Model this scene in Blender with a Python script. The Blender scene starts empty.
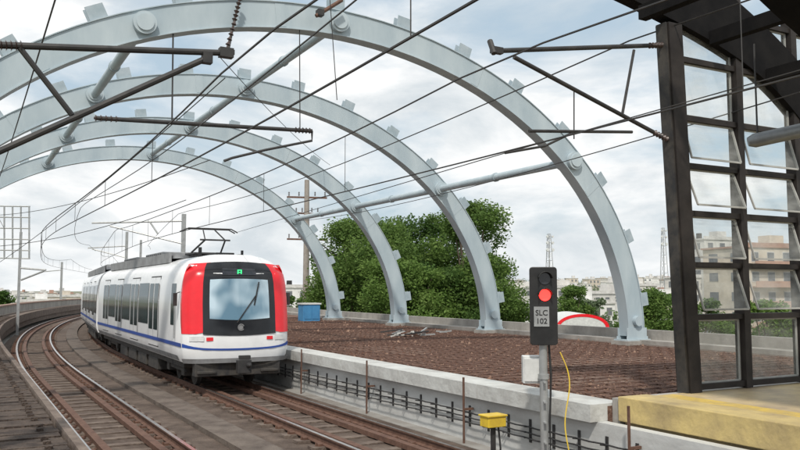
import bpy, bmesh, math, random
from mathutils import Vector, Matrix, Euler
random.seed(7)
C = bpy.context.scene.collection
R = math.radians
S = bpy.context.scene
S.view_settings.view_transform='Standard'; S.view_settings.look='None'; S.view_settings.exposure=0
# ---------------------------------------------------------------- camera
F=800.0; YAW=math.atan(440/F); PIT=math.atan(65/F); H=2.6
cam=bpy.data.cameras.new('camera'); co=bpy.data.objects.new('camera',cam); C.objects.link(co)
cam.sensor_width=36; cam.lens=36; cam.clip_end=9000; cam.clip_start=.1
co.location=(0,0,H); co.rotation_euler=(R(90)+PIT,0,-YAW); S.camera=co
CM=co.rotation_euler.to_matrix()
def ray(px,py):
    return CM@Vector(((px-400)/F,(225-py)/F,-1))
FW=Vector((math.sin(YAW),math.cos(YAW),0))
def at(px,py,d):
    r=ray(px,py); return Vector((0,0,H))+r*(d/r.dot(FW))
def onY(px,py,Y):
    r=ray(px,py); return Vector((0,0,H))+r*(Y/r.y)
# ---------------------------------------------------------------- materials
def mat(name,c1,c2=None,scale=3.0,rough=.7,metal=0,bump=0,bscale=None,detail=6,ramp=(.35,.65),spec=.5,stretch=None,c3=None):
    m=bpy.data.materials.new(name); m.use_nodes=True; nt=m.node_tree; b=nt.nodes['Principled BSDF']
    b.inputs['Roughness'].default_value=rough; b.inputs['Metallic'].default_value=metal
    b.inputs['Specular IOR Level'].default_value=spec
    if c2 is None: c2=tuple(min(1,x*.8) for x in c1)
    tc=nt.nodes.new('ShaderNodeTexCoord'); mp=nt.nodes.new('ShaderNodeMapping'); nt.links.new(tc.outputs['Object'],mp.inputs[0])
    if stretch: mp.inputs['Scale'].default_value=stretch
    n=nt.nodes.new('ShaderNodeTexNoise'); n.inputs['Scale'].default_value=scale; n.inputs['Detail'].default_value=detail; n.inputs['Roughness'].default_value=.65
    nt.links.new(mp.outputs[0],n.inputs['Vector'])
    r=nt.nodes.new('ShaderNodeValToRGB'); r.color_ramp.elements[0].position=ramp[0]; r.color_ramp.elements[1].position=ramp[1]
    r.color_ramp.elements[0].color=(*c1,1); r.color_ramp.elements[1].color=(*c2,1)
    if c3:
        e=r.color_ramp.elements.new(min(.98,ramp[1]+.1)); e.color=(*c3,1)
    nt.links.new(n.outputs['Fac'],r.inputs[0]); nt.links.new(r.outputs[0],b.inputs['Base Color'])
    if bump:
        n2=nt.nodes.new('ShaderNodeTexNoise'); n2.inputs['Scale'].default_value=bscale or scale*6; n2.inputs['Detail'].default_value=5
        nt.links.new(tc.outputs['Object'],n2.inputs['Vector'])
        bp=nt.nodes.new('ShaderNodeBump'); bp.inputs['Strength'].default_value=bump; bp.inputs['Distance'].default_value=.05
        nt.links.new(n2.outputs['Fac'],bp.inputs['Height']); nt.links.new(bp.outputs[0],b.inputs['Normal'])
    return m
def emis(name,c,s):
    m=bpy.data.materials.new(name); m.use_nodes=True; b=m.node_tree.nodes['Principled BSDF']
    b.inputs['Base Color'].default_value=(*c,1); b.inputs['Emission Color'].default_value=(*c,1); b.inputs['Emission Strength'].default_value=s
    return m
M={}
M['arch']=mat('arch_paint',(.35,.425,.47),(.46,.53,.565),1.0,.5,stretch=(1,1,.35),spec=.35,detail=10)
M['arch2']=mat('cleat_paint',(.30,.37,.41),(.40,.46,.50),3,.6,spec=.3)
M['conc']=mat('concrete',(.40,.38,.35),(.25,.235,.215),1.3,.85,bump=.3,stretch=(1,1,.5))
M['wallc']=mat('wall_concrete',(.58,.59,.58),(.36,.355,.34),1.1,.85,bump=.25,stretch=(.5,.5,1.8),ramp=(.38,.75))
M['lip']=mat('lip_concrete',(.58,.59,.57),(.36,.35,.33),1.6,.8,bump=.3,ramp=(.4,.75),detail=10)
M['floor']=mat('track_floor',(.075,.052,.040),(.16,.12,.095),2.4,.9,bump=.8,bscale=25,detail=12,ramp=(.38,.66))
M['gutter']=mat('gutter_concrete',(.16,.13,.108),(.08,.06,.05),2.2,.9,bump=.6,ramp=(.38,.66),detail=12)
M['drain']=mat('drain_concrete',(.34,.33,.31),(.20,.18,.16),.9,.8,bump=.2)
M['rust']=mat('rust',(.095,.048,.034),(.165,.09,.062),8,.8,bump=.2)
M['railtop']=mat('rail_top',(.62,.58,.55),(.45,.39,.36),6,.26,metal=.9)
M['sleeper']=mat('sleeper',(.11,.08,.065),(.21,.165,.135),3,.9,bump=.6,detail=10,ramp=(.38,.64))
M['deckp']=mat('deck_patch',(.24,.165,.125),(.15,.09,.068),2,.95,bump=.6,bscale=30,detail=12)
M['deck']=mat('deck_gravel',(.13,.065,.045),(.24,.14,.10),14,.95,bump=1,bscale=60,detail=14,ramp=(.40,.60),c3=(.38,.27,.20))
M['peb']=mat('pebble',(.13,.066,.045),(.32,.21,.155),2,.95,ramp=(.45,.6))
M['mesh']=mat('mesh_steel',(.10,.05,.036),(.17,.10,.075),6,.8)
M['white']=mat('train_white',(.86,.87,.88),(.78,.79,.80),1.5,.2,bump=0,spec=.6)
M['red']=mat('train_red',(.85,.022,.035),(.75,.02,.03),2,.25,spec=.5)
M['blue']=mat('train_blue',(.03,.08,.34),(.035,.08,.30),2,.35,spec=.3)
M['blackgl']=mat('black_gloss',(.012,.013,.016),(.018,.02,.024),2,.16,spec=.5)
M['glass']=mat('window_glass',(.006,.022,.025),(.014,.04,.043),1.3,.12,spec=.28)
M['screen']=mat('windscreen_painted_reflection',(.14,.25,.34),(.52,.66,.75),.75,.06,spec=.8,ramp=(.40,.56),detail=2)  # pale blue blotches in the base colour stand in for reflected sky
M['dark']=mat('dark_steel',(.022,.022,.024),(.045,.042,.04),4,.6)
M['brdark']=mat('brown_dark_steel',(.020,.017,.016),(.038,.032,.029),3,.6,spec=.25)
M['under']=mat('underframe',(.025,.025,.027),(.065,.058,.05),5,.75)
M['roofg']=mat('roof_grey',(.30,.31,.32),(.20,.20,.205),3,.6)
M['steel']=mat('galvanised',(.42,.43,.43),(.33,.34,.34),5,.45,metal=.4)
M['alu']=mat('aluminium_edge',(.42,.42,.40),(.32,.32,.30),5,.5)
M['cable']=mat('cable_black',(.02,.02,.022),(.04,.04,.04),5,.6)
M['wire']=mat('wire_dark',(.03,.03,.032),(.05,.045,.042),5,.6)
M['insul']=mat('insulator_brown',(.045,.033,.03),(.085,.055,.048),5,.35)
M['yellow']=mat('yellow_paint',(.78,.56,.04),(.62,.42,.05),6,.5)
M['plat']=mat('platform_tiles',(.58,.45,.25),(.34,.26,.17),1.3,.5,bump=.15,detail=12,spec=.3,ramp=(.38,.66))
M['tan']=mat('platform_fascia',(.62,.48,.20),(.34,.26,.14),1.5,.75,bump=.3,detail=13,ramp=(.38,.72))
M['platy']=mat('tactile_yellow',(.68,.47,.08),(.46,.34,.13),4,.6,bump=.3)
M['lamp']=mat('lamp_grey',(.25,.27,.28),(.18,.19,.2),4,.4,metal=.3)
M['signw']=mat('sign_plate',(.36,.375,.38),(.28,.29,.295),6,.6)
M['boxw']=mat('box_white',(.70,.71,.70),(.55,.56,.55),4,.5)
M['black']=mat('black_paint',(.012,.012,.013),(.022,.022,.022),6,.45)
M['soffit']=mat('soffit_black',(.010,.010,.011),(.018,.017,.017),2,.9,spec=.08)
M['redlit']=emis('red_lit',(1,.025,.02),5)
M['greenlit']=emis('green_lit',(.05,.8,.25),.9)
M['lens']=mat('dark_lens',(.02,.025,.03),(.04,.04,.05),6,.1)
M['headl']=mat('headlight_lens',(.6,.62,.63),(.8,.8,.8),6,.1)
M['bark']=mat('bark',(.08,.06,.045),(.13,.10,.075),6,.95,bump=.5)
def leafm(n,a,b,c): 
    m=mat(n,a,b,.7,.65,detail=11,ramp=(.34,.56),c3=c,spec=.2); nt=m.node_tree; b_=nt.nodes['Principled BSDF']; tl=nt.nodes.new('ShaderNodeBsdfTranslucent'); mx=nt.nodes.new('ShaderNodeMixShader'); mx.inputs[0].default_value=.4
    src=b_.inputs['Base Color'].links[0].from_socket; nt.links.new(src,tl.inputs[0]); nt.links.new(b_.outputs[0],mx.inputs[1]); nt.links.new(tl.outputs[0],mx.inputs[2]); nt.links.new(mx.outputs[0],nt.nodes['Material Output'].inputs[0]); return m
M['leafA']=leafm('leaves_mid',(.075,.14,.033),(.13,.21,.05),(.19,.28,.075))
M['leafB']=leafm('leaves_dark',(.055,.115,.03),(.10,.17,.043),(.145,.22,.06))
M['leafC']=leafm('leaves_light',(.10,.18,.04),(.155,.245,.058),(.21,.30,.09))
M['leafH']=leafm('leaves_hazy',(.11,.16,.085),(.16,.21,.12),(.2,.25,.15))  # distance haze mixed into the leaf greens
M['ground']=mat('town_ground',(.13,.16,.09),(.24,.22,.17),.02,.95,detail=12)
bc=[((.72,.70,.66),(.54,.52,.48)),((.60,.54,.46),(.48,.43,.36)),((.64,.63,.60),(.48,.47,.45)),((.48,.31,.22),(.38,.23,.16)),((.36,.42,.45),(.3,.34,.37)),((.80,.79,.77),(.62,.62,.6))]  # building colours kept pale to stand in for distance haze
BM=[mat('render_wall',a,b,.6,.9,bump=.1) for a,b in bc]
M['rooft']=mat('rust_roof',(.42,.28,.22),(.33,.22,.18),1,.85)
M['roofw']=mat('pale_roof',(.64,.63,.61),(.44,.43,.41),.8,.85)
M['wing']=mat('building_glass',(.12,.13,.14),(.20,.21,.22),1,.3)
M['bluep']=mat('blue_paint',(.06,.25,.48),(.05,.2,.4),2,.6)
m=bpy.data.materials.new('pane_glass'); m.use_nodes=True; nt=m.node_tree; nt.nodes.clear()
o_=nt.nodes.new('ShaderNodeOutputMaterial'); mx=nt.nodes.new('ShaderNodeMixShader'); tr=nt.nodes.new('ShaderNodeBsdfTransparent'); gl=nt.nodes.new('ShaderNodeBsdfPrincipled')
tr.inputs[0].default_value=(.92,.94,.93,1); gl.inputs['Base Color'].default_value=(.55,.56,.53,1); gl.inputs['Roughness'].default_value=.12
nz=nt.nodes.new('ShaderNodeTexNoise'); nz.inputs['Scale'].default_value=2.3; nz.inputs['Detail'].default_value=10; mr=nt.nodes.new('ShaderNodeMapRange'); mr.inputs[1].default_value=.3; mr.inputs[2].default_value=.8; mr.inputs[3].default_value=.06; mr.inputs[4].default_value=.46
nt.links.new(nz.outputs[0],mr.inputs[0]); nt.links.new(mr.outputs[0],mx.inputs[0])
nt.links.new(tr.outputs[0],mx.inputs[1]); nt.links.new(gl.outputs[0],mx.inputs[2]); nt.links.new(mx.outputs[0],o_.inputs[0]); M['pane']=m
# ---------------------------------------------------------------- helpers
class MB:
    def __init__(s): s.v=[]; s.f=[]; s.m=[]
    def add(s,vs,fs,mi=0):
        n=len(s.v); s.v+= [Vector(v) for v in vs]; s.f+=[tuple(i+n for i in f) for f in fs]; s.m+=[mi]*len(fs); return s
    def box(s,a,b,mi=0):
        x0,y0,z0=a; x1,y1,z1=b
        return s.add([(x0,y0,z0),(x1,y0,z0),(x1,y1,z0),(x0,y1,z0),(x0,y0,z1),(x1,y0,z1),(x1,y1,z1),(x0,y1,z1)],
          [(0,3,2,1),(4,5,6,7),(0,1,5,4),(1,2,6,5),(2,3,7,6),(3,0,4,7)],mi)
    def cbox(s,c,d,mi=0): return s.box([c[i]-d[i]/2 for i in range(3)],[c[i]+d[i]/2 for i in range(3)],mi)
    def tube(s,p,r,n=8,mi=0,cap=True):
        p=[Vector(q) for q in p]; rs=r if isinstance(r,(list,tuple)) else [r]*len(p); vs=[]; fs=[]
        for i,q in enumerate(p):
            t=(p[min(i+1,len(p)-1)]-p[max(i-1,0)]).normalized()
            a=t.cross(Vector((0,0,1)))
            if a.length<.01: a=t.cross(Vector((0,1,0)))
            a.normalize(); b=t.cross(a)
            for k in range(n):
                g=2*math.pi*k/n; vs.append(q+(a*math.cos(g)+b*math.sin(g))*rs[i])
        for i in range(len(p)-1):
            for k in range(n): fs.append((i*n+k,i*n+(k+1)%n,(i+1)*n+(k+1)%n,(i+1)*n+k))
        if cap: fs.append(tuple(range(n))[::-1]); fs.append(tuple((len(p)-1)*n+k for k in range(n)))
        return s.add(vs,fs,mi)
    def bar(s,a,b,w,h,mi=0,up=(0,0,1)):
        a=Vector(a); b=Vector(b); t=(b-a).normalized(); x=t.cross(Vector(up))
        if x.length<.01: x=t.cross(Vector((0,1,0)))
        x.normalize(); y=x.cross(t); x*=w/2; y*=h/2
        vs=[a-x-y,a+x-y,a+x+y,a-x+y,b-x-y,b+x-y,b+x+y,b-x+y]
        return s.add(vs,[(0,3,2,1),(4,5,6,7),(0,1,5,4),(1,2,6,5),(2,3,7,6),(3,0,4,7)],mi)
    def grid(s,rows,mi=0):
        n=len(rows[0]); vs=[v for r in rows for v in r]
        return s.add(vs,[(i*n+k,i*n+k+1,(i+1)*n+k+1,(i+1)*n+k) for i in range(len(rows)-1) for k in range(n-1)],mi)
    def loop(s,rings,mi=0,close=True):
        n=len(rings[0]); vs=[v for r in rings for v in r]
        fs=[(i*n+k,i*n+(k+1)%n,(i+1)*n+(k+1)%n,(i+1)*n+k) for i in range(len(rings)-1) for k in range(n)]
        fs+=[tuple(range(n))[::-1],tuple((len(rings)-1)*n+k for k in range(n))]
        return s.add(vs,fs,mi)
    def prismY(s,pts,y0,y1,mi=0):
        return s.loop([[(x,y0,z) for x,z in pts],[(x,y1,z) for x,z in pts]],mi)
    def build(s,name,mats,parent=None,loc=None,smooth=False,bevel=0,off=None):
        me=bpy.data.meshes.new(name)
        o0=Vector(loc) if loc is not None else (Vector(parent['o']) if parent is not None and 'o' in parent else Vector((0,0,0)))
        if off is not None: o0=Vector(off)
        me.from_pydata([tuple(v-o0) for v in s.v],[],s.f)
        if not isinstance(mats,(list,tuple)): mats=[mats]
        for q in mats: me.materials.append(q)
        me.polygons.foreach_set('material_index',s.m)
        bm=bmesh.new(); bm.from_mesh(me); bmesh.ops.recalc_face_normals(bm,faces=bm.faces); bm.to_mesh(me); bm.free()
        if smooth:
            me.polygons.foreach_set('use_smooth',[True]*len(me.polygons)); me.set_sharp_from_angle(angle=R(38))
        o=bpy.data.objects.new(name,me); C.objects.link(o)
        if parent is not None:
            o.parent=parent
            if 'o' in parent: 
                o['o']=parent['o']
        elif loc is not None: o.location=loc
        if bevel:
            b=o.modifiers.new('bevel','BEVEL'); b.width=bevel; b.segments=2; b.limit_method='ANGLE'
        return o
def tag(o,label,cat,group=None):
    o['label']=label; o['category']=cat
    if group: o['group']=group
    return o
def thing(name,label,cat,loc,group=None):
    o=bpy.data.objects.new(name,None); C.objects.link(o); o.location=loc; o['o']=tuple(loc); o.empty_display_size=.2
    return tag(o,label,cat,group)
def struct(o): o['kind']='structure'; return o
def dup(root,loc,rotz=None,scale=None,label=None):
    r=root.copy(); C.objects.link(r); r.location=loc
    if rotz is not None: r.rotation_euler=(0,0,rotz)
    if scale is not None: r.scale=scale
    if label: r['label']=label
    for ch in list(root.children):
        c=ch.copy(); C.objects.link(c); c.parent=r
        for g in list(ch.children):
            d=g.copy(); C.objects.link(d); d.parent=c
    return r
CY0=26.0; CR=235.0
def off(Y): return 0 if Y<CY0 else (Y-CY0)**2/(2*CR)
def T(X,Y,z): return Vector((X+off(Y),Y,z))
def ylist(a,b,st=2.0):
    n=max(1,int(round((b-a)/st))); return [a+(b-a)*i/n for i in range(n+1)]
def sweep(mb,prof,Y0,Y1,st=2.0,mi=0):
    mb.loop([[T(x,y,z) for x,z in prof] for y in ylist(Y0,Y1,st)],mi); return mb
def rect(x0,x1,z0,z1): return [(x0,z0),(x1,z0),(x1,z1),(x0,z1)]
def smoothp(P,n=5):
    out=[]
    for i in range(len(P)-1):
        p0=P[max(i-1,0)]; p1=P[i]; p2=P[i+1]; p3=P[min(i+2,len(P)-1)]
        for k in range(n):
            t=k/n; out.append(tuple(.5*((2*b)+(-a+c)*t+(2*a-5*b+4*c-d)*t*t+(-a+3*b-3*c+d)*t**3) for a,b,c,d in zip(p0,p1,p2,p3)))
    out.append(tuple(P[-1])); return out
# ---------------------------------------------------------------- setting
g=MB()
g.add([(-4000,-500,-8),(5000,-500,-8),(5000,7000,-8),(-4000,7000,-8)],[(0,1,2,3)])
struct(g.build('ground',M['ground']))
a=MB(); sweep(a,rect(-1.6,8.6,-1.4,-.32),-8,150); struct(a.build('viaduct_deck',M['conc']))
a=MB(); sweep(a,rect(1.3,8.1,-.318,-.2),-8,150); struct(a.build('track_bed',M['floor']))
a=MB(); sweep(a,rect(4.32,4.95,-.198,-.1),-8,150); struct(a.build('cable_trough',M['gutter']))
a=MB(); sweep(a,rect(8.102,8.42,-.317,-.19),-8,80); struct(a.build('drain_strip',M['drain']))
wk=mat('walkway_boards',(.045,.031,.025),(.125,.092,.072),4,.95,bump=1,bscale=30,ramp=(.38,.66),detail=12)
a=MB(); sweep(a,rect(-1.6,1.18,.0,.80),-8,150); struct(a.build('walkway',M['sleeper']))
a=MB()
yy=1.2
while yy<60:
    x1=1.15+random.uniform(-.02,.015); zt_=.865+random.uniform(-.012,.006); a.add([T(-1.3,yy,zt_),T(x1,yy,zt_),T(x1,yy+.27,zt_),T(-1.3,yy+.27,zt_),T(-1.3,yy,.80),T(x1,yy,.80),T(x1,yy+.27,.80),T(-1.3,yy+.27,.80)],[(0,1,2,3),(0,1,5,4),(1,2,6,5),(2,3,7,6),(3,0,4,7)])
    for xx in (.25,.95):
        if random.random()<.85: a.cbox(T(xx+random.uniform(-.02,.02),yy+.135,.882),(.08,.08,.045))
    yy+=.32
struct(a.build('walkway_boards',wk))
a=MB(); sweep(a,rect(1.19,1.29,.40,.9),-8,150); struct(a.build('walkway_kerb',M['sleeper']))
a=MB(); sweep(a,rect(.36,.46,.872,.88),2,11.5); sweep(a,rect(.12,.18,.872,.88),2,13); struct(a.build('safety_line',M['yellow']))
a=MB(); sweep(a,rect(-.25,-.05,.862,1.45),34,150); sweep(a,rect(-.32,.02,1.452,1.56),34,150,mi=1); tag(a.build('parapet',[M['conc'],M['rooft']],loc=(0,34,0)),'low concrete parapet curving away along the left edge of the viaduct','parapet')
a=MB(); sweep(a,rect(8.62,19.6,.3,.86),9.19,75); struct(a.build('side_deck',M['deck']))
a=MB()
for (cx,cy,rx,ry) in ((10.6,12,1.3,.9),(13.5,15,2.2,1.1),(11,21,1.2,2.4),(16.5,13.2,1.6,.6),(14,28,2.5,2),(17.6,22,.7,2.8)):
    q=[(cx+rx*math.cos(k*.3927)*random.uniform(.6,1.15),cy+ry*math.sin(k*.3927)*random.uniform(.6,1.15),.8645) for k in range(16)]; a.add(q,[tuple(range(16))])
struct(a.build('bare_ground',M['deckp']))
# reinforcing mesh lying on the deck
a=MB()
y=9.5
while y<48:
    o_=off(y); a.box((9.1+o_,y,.868),(18.8+o_,y+.02+.0008*y,.882)); y+=.42
for k in range(24):
    x=9.2+k*.42; sweep(a,rect(x,x+.022,.883,.893),9.4,48,3)
tag(a.build('reinforcing_mesh',M['mesh'],loc=(14,9,.87)),'rusty steel mesh laid flat across the side deck','steel mesh')
w=thing('retaining_wall','grey concrete wall with projecting coping along the right track','wall',(8.5,9,0))
a=MB(); sweep(a,rect(8.42,8.6,-.9,.64),-8,75); a.build('wall_face',M['wallc'],w)
a=MB()
yy=9.2
while yy<74: 
    sweep(a,rect(8.28,8.95,.642,.9),yy,min(75,yy+2.96),1); yy+=2.98
a.build('coping',M['lip'],w)
a=MB()
for i in range(14000):
    t=random.random()**1.6; Y=9.4+t*38; X=random.uniform(9.0,18.8)+off(Y); s=random.uniform(.010,.036)*(1+t)
    if random.random()<.012: s*=2.4
    c=Vector((X,Y,.862)); q=[c+Vector((random.uniform(.5,1)*s*math.cos(k*2.09+i),random.uniform(.5,1)*s*math.sin(k*2.09+i),0)) for k in range(3)]
    a.add(q+[c+Vector((0,0,s*.9))],[(0,1,3),(1,2,3),(2,0,3)])
p=a.build('gravel',M['peb']); tag(p,'reddish brown rubble and gravel strewn over the side deck','gravel'); p['kind']='stuff'
a=MB(); sweep(a,rect(18.95,19.5,.862,1.02),9.2,75); sweep(a,rect(19.502,19.72,.5,1.32),9.2,75,mi=1)
tag(a.build('edge_kerb',[M['conc'],M['conc']],loc=(19.3,9,.86)),'low concrete kerb running behind the feet of the arches','kerb')
# ---------------------------------------------------------------- tracks
def track(X,label):
    t=thing('railway_track',label,'track',(X,0,0))
    for sx in (-1,1):
        xc=X+sx*.7525
        a=MB(); pr=[(-.07,-.15),(.07,-.15),(.07,-.135),(.012,-.115),(.012,-.04),(.035,-.03),(.035,0),(-.035,0),(-.035,-.03),(-.012,-.04),(-.012,-.115),(-.07,-.135)]
        rings=[[T(xc+q[0],y,q[1]) for q in pr] for y in ylist(-6,150,1.5)]
        a.loop(rings)
        rl=a.build('rail',[M['rust'],M['railtop']],t)
        for pl in rl.data.polygons:
            if pl.normal.z>.9 and pl.center.z>-.01: pl.material_index=1
    for k in range(98):
        y=7.2+k*.68+random.uniform(-.02,.02); a=MB()
        a.cbox(T(X,y,-.187),(1.0,.2,.02))
        for sx in (-1,1):
            xc=X+sx*.7525
            c=T(xc,y,-.173); c2=c+Vector((random.uniform(-.02,.02),0,0)); a.cbox(c2,(.60+random.uniform(-.03,.03),.26+random.uniform(-.02,.02),.048))
            for q in (-1,1):
                a.cbox(c+Vector((q*.13,0,.045)),(.09,.13,.045),1); a.tube([c+Vector((q*.19,0,.02)),c+Vector((q*.19,0,.085))],.02,6,1)
        a.build('sleeper_block',[M['sleeper'],M['rust']],t)
    for xx in (X-.42,X+.42):
        a=MB(); sweep(a,rect(xx-.07,xx+.07,-.172,-.08),-6,150); a.build('guard_plinth',M['rust'],t)
TX=6.58
track(2.72,'empty left railway track curving right into the distance')
track(TX,'right railway track that the white metro train stands on')
# ---------------------------------------------------------------- arches
ACX,AA,AB,AZ=8.2,10.72,8.48,1.15
def apt(th,dr=0):
    n=Vector((math.cos(th)/AA,0,math.sin(th)/AB)).normalized()
    return Vector((ACX+AA*math.cos(th),0,AZ+AB*math.sin(th)))+n*dr
BF=[(0,3,2,1),(4,5,6,7),(0,1,5,4),(1,2,6,5),(2,3,7,6),(3,0,4,7)]
def arch(Y,label):
    t=thing('roof_arch',label,'arch',(ACX,Y,.9),'curved steel roof arches over the tracks')
    a=MB(); N=64; rings=[]; HD=.325
    for i in range(N+1):
        th=math.pi*i/N; ci=apt(th,-HD); cc=apt(th,HD); v=Vector((0,Y,0))
        rings.append([ci+v+Vector((0,-.17,0)),cc+v+Vector((0,-.17,0)),cc+v+Vector((0,.17,0)),ci+v+Vector((0,.17,0))])
    a.loop(rings)
    for dr in (-HD-.022,HD):
        rr=[]
        for i in range(N+1):
            th=math.pi*i/N; p0=apt(th,dr); p1=apt(th,dr+.022); v=Vector((0,Y,0))
            rr.append([p0+v+Vector((0,-.205,0)),p1+v+Vector((0,-.205,0)),p1+v+Vector((0,.205,0)),p0+v+Vector((0,.205,0))])
        a.loop(rr)
    for th in (R(33),R(64),R(97),R(130),R(152)):
        p0=apt(th-.012,-.30); p1=apt(th-.012,.30); q0=apt(th+.012,-.30); q1=apt(th+.012,.30); rr=[]
        for y in (Y-.178,Y-.172): rr.append([Vector((p.x,y,p.z)) for p in (p0,p1,q1,q0)])
        a.loop(rr)
    a.build('arch_rib',M['arch'],t,smooth=True)
    prev=apt(0); ths=[]; acc=.9
    for i in range(1,721):
        th=math.pi*i/720; p=apt(th); acc+=(p-prev).length; prev=p
        if acc>1.95: ths.append(th); acc=0
    for th in ths:
        p=apt(th,HD+.022); q=apt(th,HD+.36); a=MB()
        tg=(apt(th+.02)-apt(th-.02)).normalized()*.21
        for yo in (-.13,.10):
            f0=Vector((0,Y+yo,0)); f1=Vector((0,Y+yo+.025,0))
            a.add([p-tg+f0,p+tg+f0,q+tg+f0,q-tg+f0,p-tg+f1,p+tg+f1,q+tg+f1,q-tg+f1],BF)
        f0=Vector((0,Y-.105,0)); f1=Vector((0,Y+.1,0)); s=tg*.06
        a.add([p-s+f0,p+s+f0,q+s+f0,q-s+f0,p-s+f1,p+s+f1,q+s+f1,q-s+f1],BF)
        a.build('cladding_cleat',M['arch2'],t)
    for xx in (ACX-AA,ACX+AA):
        a=MB(); a.box((xx-.55,Y-.38,.865),(xx+.55,Y+.38,1.0)); a.box((xx-.5,Y-.3,1.0),(xx+.5,Y+.3,1.045),1)
        for sx in (-.42,.42):
            for sy in (-.22,.22): a.tube([(xx+sx,Y+sy,1.04),(xx+sx,Y+sy,1.13)],.03,8,1)
        for sy in (-.2,.2): a.box((xx-.42,Y+sy-.012,1.045),(xx+.42,Y+sy+.012,1.4),1)
        a.tube([(xx,Y-.32,1.62),(xx,Y+.32,1.62)],.16,20,1); 
        a.build('base_shoe',[M['conc'],M['arch']],t,smooth=True)
    return t
AY=[19.0,26.8,34.5,42.3]
al=['nearest and largest pale grey steel arch spanning both tracks','second nearest pale grey steel arch','third pale grey steel arch counting from the nearest','farthest and smallest pale grey steel arch, beside the utility pole']
for Y,l in zip(AY,al): arch(Y,l)
def tz(x): 
    c=(x-ACX)/AA; return math.acos(c)
for X,l in ((16.45,'long grey tube joining the arches low on their right side'),(8.5,'long grey tube joining the arches near their crown'),(3.55,'long grey tube joining the arches on their left side')):
    th=tz(X); p=apt(th)
    t=thing('tie_tube',l,'tube',(p.x,AY[0],p.z),'tubes joining the roof arches')
    a=MB(); a.tube([(p.x,AY[0]+.18,p.z),(p.x,AY[3]-.18,p.z)],.13,16); a.build('tube_body',M['arch'],t,smooth=True)
    for Y in AY:
        a=MB(); a.tube([(p.x,Y-.3,p.z),(p.x,Y-.178,p.z)],.27,28); a.tube([(p.x,Y-.34,p.z),(p.x,Y-.3,p.z)],.2,24); a.build('end_flange',M['arch'],t,smooth=True)
        a=MB(); a.tube([(p.x,Y+.18,p.z),(p.x,Y+.42,p.z)],.22,24); a.build('end_flange',M['arch'],t,smooth=True)
    for Y0,Y1 in zip(AY[:-1],AY[1:]):
        a=MB(); ym=(Y0+Y1)/2; a.tube([(p.x,ym-.05,p.z),(p.x,ym+.05,p.z)],.16,16); a.build('joint_collar',M['arch2'],t,smooth=True)
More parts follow.
